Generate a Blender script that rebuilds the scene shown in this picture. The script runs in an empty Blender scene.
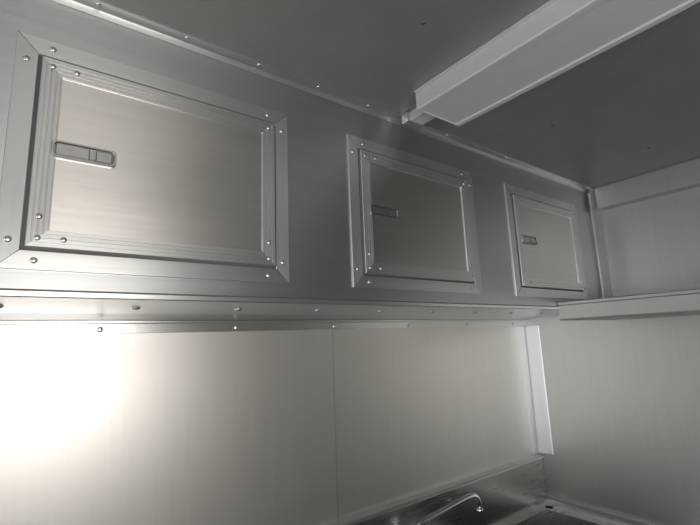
import bpy, bmesh, random
from math import *
from mathutils import Vector, Matrix
random.seed(3)
E=1.72           # eye height above the floor
ZC=0.749         # everything below is relative to eye height
L=2.416; YF=1.0; YR=1.479; XW=-2.3; YW=-1.15; ZF=-E
sc=bpy.context.scene
sc.view_settings.view_transform='Standard'
sc.view_settings.look='None'

# ---------------------------------------------------------------- materials
def steel(name,col,rough,stretch=(1,1,1),rvar=.06,cvar=.12,metal=1.0,bump=.02,big=2.0,fine=60,aniso=0,tan=(0,0,1)):
    m=bpy.data.materials.new(name);m.use_nodes=True;n=m.node_tree.nodes;l=m.node_tree.links
    b=n['Principled BSDF'];b.inputs['Metallic'].default_value=metal
    tc=n.new('ShaderNodeTexCoord')
    mp=n.new('ShaderNodeMapping');mp.inputs['Scale'].default_value=stretch
    l.new(tc.outputs['Object'],mp.inputs['Vector'])
    f=n.new('ShaderNodeTexNoise');f.inputs['Scale'].default_value=fine;f.inputs['Detail'].default_value=3
    l.new(mp.outputs[0],f.inputs['Vector'])
    g=n.new('ShaderNodeTexNoise');g.inputs['Scale'].default_value=big;g.inputs['Detail'].default_value=4
    l.new(tc.outputs['Object'],g.inputs['Vector'])
    mr=n.new('ShaderNodeMapRange');mr.inputs['To Min'].default_value=rough-rvar;mr.inputs['To Max'].default_value=rough+rvar
    ad=n.new('ShaderNodeMath');ad.operation='ADD';l.new(f.outputs[0],ad.inputs[0]);l.new(g.outputs[0],ad.inputs[1])
    hf=n.new('ShaderNodeMath');hf.operation='MULTIPLY';hf.inputs[1].default_value=.5;l.new(ad.outputs[0],hf.inputs[0])
    l.new(hf.outputs[0],mr.inputs['Value']);l.new(mr.outputs[0],b.inputs['Roughness'])
    cr=n.new('ShaderNodeValToRGB');cr.color_ramp.elements[0].position=.3;cr.color_ramp.elements[1].position=.7
    cr.color_ramp.elements[0].color=[c*(1-cvar) for c in col]+[1];cr.color_ramp.elements[1].color=[min(1,c*(1+cvar)) for c in col]+[1]
    l.new(hf.outputs[0],cr.inputs[0]);l.new(cr.outputs[0],b.inputs['Base Color'])
    if bump:
        bp=n.new('ShaderNodeBump');bp.inputs['Strength'].default_value=bump;bp.inputs['Distance'].default_value=.01
        l.new(f.outputs[0],bp.inputs['Height']);l.new(bp.outputs[0],b.inputs['Normal'])
    if aniso:
        b.inputs['Anisotropic'].default_value=aniso
        cx=n.new('ShaderNodeCombineXYZ')
        for i in range(3): cx.inputs[i].default_value=tan[i]
        l.new(cx.outputs[0],b.inputs['Tangent'])
    return m
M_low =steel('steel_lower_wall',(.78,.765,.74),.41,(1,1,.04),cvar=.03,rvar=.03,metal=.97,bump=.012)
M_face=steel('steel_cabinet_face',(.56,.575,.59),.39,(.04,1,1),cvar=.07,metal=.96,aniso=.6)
M_leaf=steel('steel_door_leaf',(.70,.685,.665),.34,(.05,1,1),cvar=.05,metal=.98,aniso=.65,bump=.03)
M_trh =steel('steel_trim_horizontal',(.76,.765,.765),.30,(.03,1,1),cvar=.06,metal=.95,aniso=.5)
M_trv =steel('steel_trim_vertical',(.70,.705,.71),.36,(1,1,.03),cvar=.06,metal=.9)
M_under=steel('steel_polished_flange',(.72,.72,.72),.30,(.05,1,1),cvar=.08,metal=.97)
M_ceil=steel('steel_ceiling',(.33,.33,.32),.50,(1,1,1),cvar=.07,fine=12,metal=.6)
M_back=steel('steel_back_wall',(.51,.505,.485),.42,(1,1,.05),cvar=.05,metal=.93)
M_sink=steel('steel_sink',(.48,.475,.46),.28,(.05,1,1),cvar=.06,metal=.97)
M_box =steel('painted_fixture_metal',(.55,.56,.56),.45,(1,1,1),cvar=.03,metal=.0,bump=0)
M_chrome=steel('chrome',(.90,.90,.91),.12,(1,1,1),cvar=.02,bump=0,rvar=.02)
M_rivet=steel('rivet_steel',(.66,.66,.67),.32,(1,1,1),cvar=.05,bump=0)
M_dark_steel=steel('dark_steel_gap_shade',(.12,.12,.12),.5,(1,1,1),metal=.3,bump=0)  # dark steel; its colour also stands in for shade in the door gaps
M_dark=steel('dark_gap',(.05,.05,.05),.6,(1,1,1),metal=0,bump=0)
M_latch=steel('latch_metal',(.56,.565,.57),.32,(1,1,1),cvar=.05,bump=0)
M_latch2=steel('latch_recess',(.24,.24,.25),.4,(1,1,1),cvar=.05,bump=0,metal=.8)
M_floor=steel('floor_bounce_aluminium',(.36,.36,.35),.5,(1,1,1),metal=.5,bump=.1)  # unseen floor, made lighter to bounce light up to the ceiling

# ---------------------------------------------------------------- mesh builder
class B:
    def __init__(s): s.v=[];s.f=[];s.m=[];s.mats=[];s.sm=[]
    def mi(s,mat):
        if mat not in s.mats:s.mats.append(mat)
        return s.mats.index(mat)
    def add(s,vs,fs,mat,smooth=False):
        o=len(s.v);s.v+=[(x,y,z+E) for x,y,z in vs];k=s.mi(mat)
        for f in fs: s.f.append([i+o for i in f]);s.m.append(k);s.sm.append(smooth)
    def box(s,x0,x1,y0,y1,z0,z1,mat):
        vs=[(x,y,z) for x in(x0,x1) for y in(y0,y1) for z in(z0,z1)]
        s.add(vs,[(0,1,3,2),(4,6,7,5),(0,4,5,1),(2,3,7,6),(0,2,6,4),(1,5,7,3)],mat)
    def quad(s,a,b,c,d,mat): s.add([a,b,c,d],[(0,1,2,3)],mat)
    def prism(s,poly,axis,a,b,mat,smooth=False):
        def P(p,t): return {'x':(t,p[0],p[1]),'y':(p[0],t,p[1]),'z':(p[0],p[1],t)}[axis]
        n=len(poly);vs=[P(p,a) for p in poly]+[P(p,b) for p in poly]
        fs=[(i,(i+1)%n,n+(i+1)%n,n+i) for i in range(n)]+[tuple(range(n))[::-1],tuple(range(n,2*n))]
        s.add(vs,fs,mat,smooth)
    def ring(s,x0,x1,z0,z1,prof,y,mh,mv):
        loops=[[(x0+d,y-h,z0+d),(x1-d,y-h,z0+d),(x1-d,y-h,z1-d),(x0+d,y-h,z1-d)] for d,h in prof]
        for A,C in zip(loops,loops[1:]):
            for i in range(4):
                j=(i+1)%4
                s.add([A[i],A[j],C[j],C[i]],[(0,1,2,3)],mh if i in(0,2) else mv)
    def dome(s,c,nrm,r=.006,h=.003,mat=None,seg=12):
        n=Vector(nrm).normalized();t=n.orthogonal().normalized();u=n.cross(t);c=Vector(c)
        vs=[];k=[(1.0,0),(.95,.45),(.7,.8),(.35,.97)]
        for rr,hh in k:
            for i in range(seg):
                a=2*pi*i/seg;vs.append(tuple(c+t*cos(a)*r*rr+u*sin(a)*r*rr+n*h*hh))
        vs.append(tuple(c+n*h));fs=[]
        for q in range(3):
            for i in range(seg):
                j=(i+1)%seg;fs.append((q*seg+i,q*seg+j,(q+1)*seg+j,(q+1)*seg+i))
        for i in range(seg): fs.append((3*seg+i,3*seg+(i+1)%seg,4*seg))
        s.add(vs,fs,mat or M_rivet,True)
    def tube(s,pts,r,mat,seg=16,rs=None):
        P=[Vector(p) for p in pts];vs=[];fs=[];t0=(P[1]-P[0]).normalized();nrm=t0.orthogonal().normalized()
        for i,p in enumerate(P):
            t=(P[min(i+1,len(P)-1)]-P[max(i-1,0)]).normalized()
            nrm=(nrm-t*nrm.dot(t)).normalized();bn=t.cross(nrm);R=rs[i] if rs else r
            for k in range(seg):
                a=2*pi*k/seg;vs.append(tuple(p+nrm*cos(a)*R+bn*sin(a)*R))
        for i in range(len(P)-1):
            for k in range(seg):
                j=(k+1)%seg;fs.append((i*seg+k,i*seg+j,(i+1)*seg+j,(i+1)*seg+k))
        fs.append(tuple(range(seg))[::-1]);fs.append(tuple(range((len(P)-1)*seg,len(P)*seg)))
        s.add(vs,fs,mat,True)
    def make(s,name,parent=None,bevel=0,recalc=True):
        me=bpy.data.meshes.new(name);me.from_pydata(s.v,[],s.f)
        for m in s.mats: me.materials.append(m)
        for p,k,q in zip(me.polygons,s.m,s.sm): p.material_index=k;p.use_smooth=q
        me.update()
        if recalc:
            bm=bmesh.new();bm.from_mesh(me);bmesh.ops.recalc_face_normals(bm,faces=bm.faces);bm.to_mesh(me);bm.free()
        o=bpy.data.objects.new(name,me);sc.collection.objects.link(o)
        if parent:o.parent=parent
        if bevel:
            md=o.modifiers.new('bevel','BEVEL');md.width=bevel;md.segments=2;md.limit_method='ANGLE'
        return o

# ---------------------------------------------------------------- room shell
T=.05
b=B();b.box(XW-T,L+T,YW-T,YR+T,ZF-T,ZF,M_floor);b.make('floor')
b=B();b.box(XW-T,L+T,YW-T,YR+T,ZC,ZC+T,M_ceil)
for x,y in((-1.2,.7),(-.6,.1),(.72,.62),(.35,-.2),(1.5,.72),(2.05,.6),(1.5,.1),(2.0,-.4)): b.dome((x,y,ZC),(0,0,-1),.006,.003,M_dark_steel)
b.make('ceiling')
b=B();b.box(XW-T,L+T,YR+.004,YR+T,ZF,ZC,M_dark)
seams=[XW,-1.4,-.2,1.016,L]
for a,c in zip(seams,seams[1:]): b.box(a+.0008,c-.0008,YR,YR+.01,ZF,ZC,M_low)
b.make('wall_long')
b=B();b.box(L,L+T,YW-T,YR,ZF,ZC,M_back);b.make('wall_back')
dy0,dy1,dz1=-.95,-.10,.42  # opening added out of view to let in extra ambient light
b=B()
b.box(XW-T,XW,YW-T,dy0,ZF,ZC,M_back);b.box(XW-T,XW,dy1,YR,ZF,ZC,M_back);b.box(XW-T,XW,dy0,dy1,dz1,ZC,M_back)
b.make('wall_left')
b=B()
b.box(XW,XW+.012,dy0-.05,dy0,ZF,dz1+.05,M_trv);b.box(XW,XW+.012,dy1,dy1+.05,ZF,dz1+.05,M_trv);b.box(XW,XW+.012,dy0,dy1,dz1,dz1+.05,M_trh)
b.make('trim_fill_opening')  # surround of the added opening
wx0,wx1,wz0,wz1=-.36,.64,-.52,.14
b=B()
b.box(XW,wx0,YW-T,YW,ZF,ZC,M_back);b.box(wx1,L,YW-T,YW,ZF,ZC,M_back)
b.box(wx0,wx1,YW-T,YW,ZF,wz0,M_back);b.box(wx0,wx1,YW-T,YW,wz1,ZC,M_back)
b.make('wall_service_side')
b=B();b.ring(wx0-.04,wx1+.04,wz0-.04,wz1+.04,[(0,0),(0,-.012),(.045,-.012),(.045,.06)],YW,M_trh,M_trv);b.make('window_1')

# ---------------------------------------------------------------- overhead cabinet
DZ0,DZ1=.154,.633;FW=.037
doors=[(-.052,.552),(.763,1.368),(1.591,2.200)]
b=B()
ZU=.104
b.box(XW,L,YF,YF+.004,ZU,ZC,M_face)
b.quad((XW,YF,ZU),(L,YF,ZU),(L,1.30,ZU-.008),(XW,1.30,ZU-.008),M_under)
b.quad((XW,1.30,ZU-.008),(L,1.30,ZU-.008),(L,1.302,ZU-.001),(XW,1.302,ZU-.001),M_dark_steel)
b.quad((XW,1.302,ZU-.001),(L,1.302,ZU-.001),(L,YR,.084),(XW,YR,.084),M_under)
b.quad((XW,YR-.003,.084),(L,YR-.003,.084),(L,YR-.003,ZC),(XW,YR-.003,ZC),M_dark)
x=.217-.26*9
while x<L-.1:
    b.dome((x,1.15,ZU-.004),(0,0,-1),.010,.006);x+=.26
b.prism([(YF,ZU+.012),(YF-.0035,ZU+.0105),(YF-.0035,ZU+.001),(YF-.001,ZU-.001),(YF+.004,ZU)],'x',XW,L,M_trh)
b.box(XW,L,YF-.0008,YF,ZU+.012,ZU+.0145,M_dark_steel)
b.make('overhead_cabinet',recalc=False)

def door(a,c,name):
    e=bpy.data.objects.new(name,None);sc.collection.objects.link(e);e.location=(a,YF,E+DZ0)
    def fin(bb,nm,**k):
        o=bb.make(nm,**k);o.parent=e;o.matrix_parent_inverse=Matrix.Translation(e.location).inverted();return o
    G=.0055
    b=B()
    b.ring(a,c,DZ0,DZ1,[(0,.0002),(0,G-.001),(.001,G),(FW-.001,G),(FW,G-.001),(FW,.0008)],YF,M_trh,M_trv)
    b.quad((a+FW,YF-.0008,DZ0+FW),(c-FW,YF-.0008,DZ0+FW),(c-FW,YF-.0008,DZ1-FW),(a+FW,YF-.0008,DZ1-FW),M_dark_steel)  # dark sheet painting the shade inside the shallow gap around the leaf
    for (px,pz,sx,sz) in [(a,DZ0,1,1),(c,DZ0,-1,1),(c,DZ1,-1,-1),(a,DZ1,1,-1)]:
        w=.0005;y=YF-G-.0002
        b.quad((px+sx*w,y,pz-sz*w+sz*.002),(px-sx*w+sx*.002,y,pz+sz*w),(px+sx*(FW-.001-w),y,pz+sz*(FW-.001+w)),(px+sx*(FW-.001+w),y,pz+sz*(FW-.001-w)),M_dark_steel)
    yr=YF-G;m=FW/2
    for px,pz in [(a+m,DZ1-.055),(a+.06,DZ1-m),(c-.06,DZ1-m),(c-m,DZ1-.055),(c-m,DZ0+.055),(c-.06,DZ0+m),(a+.06,DZ0+m),(a+m,DZ0+.055)]:
        b.dome((px,yr,pz),(0,-1,0),.0062,.003)
    fin(b,'outer_frame',recalc=False)
    x0,x1,z0,z1=a+FW+.007,c-FW-.006,DZ0+FW+.006,DZ1-FW-.005
    b=B();b.box(x0+.001,x1-.001,YF-.007,YF-.001,z0+.001,z1-.001,M_leaf)
    W=.036;H=.0115;pr=[(0,.001),(0,H-.0015),(.0015,H)]
    for k in range(4):
        s=.0015+k*.0086
        pr+=[(s+.0058,H),(s+.0064,H-.002),(s+.0080,H-.002),(s+.0086,H)]
    pr=pr[:-1]+[(W-.0005,H-.001),(W,.007)]
    b.ring(x0,x1,z0,z1,pr,YF,M_trh,M_trv)
    for px,pz in [(x0+.018,z1-.018),(x1-.018,z1-.018),(x1-.018,z0+.018),(x0+.018,z0+.018),(x0+.018,z0+.060),(x0+.06,z0+.018),(x1-.018,z0+.06),(x0+.06,z1-.018)]:
        b.dome((px,YF-H,pz),(0,-1,0),.0058,.0032)
    fin(b,'leaf',recalc=False)
    # paddle latch
    b=B();lx0,lx1=x0+.027,x0+.142;zc=.399;hh=.0185;y=YF-.007
    n=8;pts=[]
    for cx,cz,a0 in [(lx1-hh*.5,zc+hh*.5,0),(lx0+hh*.5,zc+hh*.5,90),(lx0+hh*.5,zc-hh*.5,180),(lx1-hh*.5,zc-hh*.5,270)]:
        for k in range(n+1):
            t=radians(a0+90*k/n);pts.append((cx+cos(t)*hh*.5,cz+sin(t)*hh*.5))
    def loop(sc_,h):
        mx=(lx0+lx1)/2
        return [((p[0]-mx)*(1-sc_/((lx1-lx0)/2))+mx,y-h,(p[1]-zc)*(1-sc_/hh)+zc) for p in pts]
    lp=[loop(0,0),loop(0,.006),loop(.0012,.009),loop(.004,.009),loop(.0048,.008),loop(.0055,.003)]
    N=len(pts)
    for A,C in zip(lp,lp[1:]): b.add(A+C,[(i,(i+1)%N,N+(i+1)%N,N+i) for i in range(N)],M_latch)
    b.add(lp[-1],[tuple(range(N))],M_latch2)
    b.box(lx0+.009,lx0+.064,y-.0070,y-.001,zc-.0105,zc+.0105,M_latch)
    b.box(lx0+.066,lx0+.076,y-.0095,y-.002,zc-.0105,zc+.0105,M_latch)
    b.box(lx0+.079,lx1-.010,y-.0065,y-.001,zc-.0090,zc+.0090,M_latch)
    fin(b,'latch',recalc=False)
for i,(a,c) in enumerate(doors): door(a,c,'cabinet_door' if i==0 else 'cabinet_door.%03d'%i)

# ---------------------------------------------------------------- trims
b=B()
b.prism([(YF,ZC),(YF,ZC-.020),(YF-.003,ZC-.021),(YF-.006,ZC-.007),(YF-.010,ZC-.004),(YF-.028,ZC-.003),(YF-.028,ZC)],'x',XW,L,M_trh)
x=XW+.1
while x<L: b.dome((x,YF-.019,ZC-.0033),(0,0,-1),.0055,.003);x+=.19
b.make('trim_ceiling')
b=B();b.prism([(YR,.085),(YR-.03,.086),(YR-.03,.080),(YR-.006,.077),(YR-.006,.050),(YR,.049)],'x',XW,L,M_trh)
x=.184-.42*5
while x<L-.05: b.dome((x,YR-.006,.062),(0,-1,0),.009,.004);x+=.42
b.make('trim_under_cabinet')
b=B();b.prism([(2.372,YR),(2.372,YR-.002),(2.406,YR-.004),(L-.008,YR-.010),(L-.008,1.392),(L-.006,1.388),(L,1.388),(L,YR)],'z',-.66,.048,M_trv)
b.make('trim_corner_lower')
b=B();b.prism([(L-.036,YF),(L-.036,YF-.004),(L-.006,YF-.034),(L,YF-.034),(L,YF)],'z',.14,ZC,M_trv)
b.make('trim_corner_upper')
b=B();b.prism([(L,.629),(L-.045,.634),(L-.045,ZC-.004),(L-.05,ZC),(L,ZC)],'y',YW,YF-.036,M_back)
b.make('trim_back_header')

# ---------------------------------------------------------------- wall shelf on the back wall
P=1.912
b=B()
b.prism([(P,.136),(P-.004,.134),(P-.004,.122),(P,.119),(P,.062),(P+.003,.055),(L,.055),(L,.136)],'y',YW,YF-.002,M_back)
for y in (.86,.4,-.1,-.6): b.dome((P,y,.09),(-1,0,0),.006,.003)
b.make('wall_shelf',bevel=.001)

# ---------------------------------------------------------------- ceiling light fixture
b=B()
x0,x1,y0,y1,z0=.917,1.120,YW+.15,.843,.690
b.prism([(x0+.004,ZC),(x0,z0+.004),(x0+.004,z0),(x0+.020,z0),(x0+.022,z0+.005),(x1-.022,z0+.005),(x1-.020,z0),(x1-.004,z0),(x1,z0+.004),(x1-.004,ZC)],'y',y0,y1,M_box)
b.box(x0-.008,x0+.004,y0,y1,ZC-.003,ZC-.0005,M_box)
b.box(x0+.002,x1-.002,y1-.001,y1+.002,z0+.001,ZC-.001,M_box)
b.make('ceiling_light_fixture')
b=B();b.box(.985,1.045,.846,YF-.029,ZC-.032,ZC,M_box);b.box(.975,1.055,.935,.968,ZC-.036,ZC,M_trh);b.make('conduit_connector',bevel=.002)

# ---------------------------------------------------------------- sink
b=B()
SX0,SX1,SY0=.55,L-.003,.80;ZT=-.668;ZD=-.925
b.prism([(YR-.001,ZT),(YR-.034,ZT-.002),(YR-.040,ZT-.006),(YR-.040,ZT-.014)],'x',SX0,SX1,M_trh)
b.prism([(YR-.001,ZT-.001),(YR-.040,ZT-.014),(YR-.022,ZT-.02),(YR-.022,ZD),(YR-.001,ZD)],'x',SX0,SX1,M_sink)
bw=[(SX0+.10,SX0+.56),(SX0+.66,SX0+1.12),(SX0+1.22,SX0+1.78)];by0,by1=SY0+.08,YR-.065
xs=[SX0];[xs.extend(p) for p in bw];xs.append(SX1);ys=[SY0,by0,by1,YR-.022]
for i in range(len(xs)-1):
    for j in range(3):
        if i%2 and j==1: continue
        b.quad((xs[i],ys[j],ZD),(xs[i+1],ys[j],ZD),(xs[i+1],ys[j+1],ZD),(xs[i],ys[j+1],ZD),M_sink)
for p,q in bw:
    t=[(p,by0,ZD),(q,by0,ZD),(q,by1,ZD),(p,by1,ZD)];u=[(p+.02,by0+.02,ZD-.28),(q-.02,by0+.02,ZD-.28),(q-.02,by1-.02,ZD-.28),(p+.02,by1-.02,ZD-.28)]
    for i in range(4): b.quad(t[i],t[(i+1)%4],u[(i+1)%4],u[i],M_sink)
    b.quad(*u,M_sink);b.dome(((p+q)/2,(by0+by1)/2,ZD-.28),(0,0,1),.045,.004,M_dark)
b.prism([(SY0,ZD),(SY0-.02,ZD+.012),(SY0-.03,ZD+.01),(SY0-.03,ZD-.04),(SY0-.027,ZD-.04),(SY0-.025,ZD)],'x',SX0,SX1,M_trh)
b.prism([(SX1,ZD),(SX1,ZD+.040),(SX1-.022,ZD+.040),(SX1-.028,ZD+.036),(SX1-.028,ZD)],'y',SY0,YR-.023,M_trv)
for lx in(SX0+.03,SX1-.05):
    for ly in(SY0+.02,YR-.06): b.tube([(lx,ly,ZF),(lx,ly,ZD)],.02,M_trv)
b.make('sink',recalc=False)

# ---------------------------------------------------------------- faucet
b=B()
yb=YR-.022
b.tube([(1.24,yb,-.83),(1.24,yb-.055,-.83)],.016,M_chrome);b.tube([(1.44,yb,-.83),(1.44,yb-.055,-.83)],.016,M_chrome)
b.tube([(1.22,yb-.06,-.83),(1.46,yb-.06,-.83)],.02,M_chrome)
for hx in(1.19,1.49):
    b.tube([(hx-.02,yb-.06,-.83),(hx+.02,yb-.06,-.83)],.023,M_chrome)
    b.tube([(hx,yb-.08,-.83),(hx,yb-.13,-.83)],.009,M_chrome)
d=Vector((1,-.06,0)).normalized()
s0=Vector((1.34,yb-.06,-.81))
# swinging spout: smooth Catmull-Rom curve through hand-placed joints
cp=[(0,-.02),(0,.01),(.004,.045),(.028,.068),(.08,.076),(.17,.088),(.27,.101),(.335,.105),(.366,.094),(.380,.068),(.381,.042),(.381,.02)]
cp=[s0+d*a+Vector((0,0,h)) for a,h in cp]
pts=[]
for i in range(1,len(cp)-2):
    p0_,p1_,p2_,p3_=cp[i-1:i+3]
    for k in range(5):
        t=k/5;pts.append(.5*((2*p1_)+(p2_-p0_)*t+(2*p0_-5*p1_+4*p2_-p3_)*t*t+(3*p1_-p0_-3*p2_+p3_)*t**3))
pts.append(cp[-2])
b.tube([tuple(p) for p in pts],.0125,M_chrome)
tip=pts[-1];b.tube([tuple(tip+Vector((0,0,.004))),tuple(tip-Vector((0,0,.012)))],.0155,M_chrome)
b.make('faucet')

# ---------------------------------------------------------------- light
w=bpy.data.worlds.new('world');sc.world=w;w.use_nodes=True
bg=w.node_tree.nodes['Background'];bg.inputs[0].default_value=(.85,.93,1,1);bg.inputs[1].default_value=1.2
def area(name,loc,rot,sx,sy,pw,col):
    ld=bpy.data.lights.new(name,'AREA');ld.shape='RECTANGLE';ld.size=sx;ld.size_y=sy;ld.energy=pw;ld.color=col
    o=bpy.data.objects.new(name,ld);sc.collection.objects.link(o);o.location=(loc[0],loc[1],loc[2]+E);o.rotation_euler=rot;return o
area('daylight_hatch',((wx0+wx1)/2,YW-.03,(wz0+wz1)/2),(radians(90),0,0),wx1-wx0-.04,wz1-wz0-.04,18,(1,.935,.865))
area('fill_opening_lamp',(XW-.04,(dy0+dy1)/2,(ZF+dz1)/2),(radians(90),0,radians(-90)),dy1-dy0-.04,dz1-ZF-.06,27,(.95,.975,1))  # fill lamp added out of view to raise the ambient level

# ---------------------------------------------------------------- camera
y,p,r=.64805,.17940,-.03886
R=Vector((cos(y),-sin(y),0));F=Vector((sin(y)*cos(p),cos(y)*cos(p),sin(p)));U=R.cross(F)
R2=cos(r)*R+sin(r)*U;U2=cos(r)*U-sin(r)*R
m=Matrix((R2,U2,-F)).transposed().to_4x4();m.translation=Vector((0,0,E))
cd=bpy.data.cameras.new('camera');cd.sensor_width=36;cd.lens=434.08/700*36;cd.clip_start=.02
co=bpy.data.objects.new('camera',cd);co.matrix_world=m;sc.collection.objects.link(co);sc.camera=co
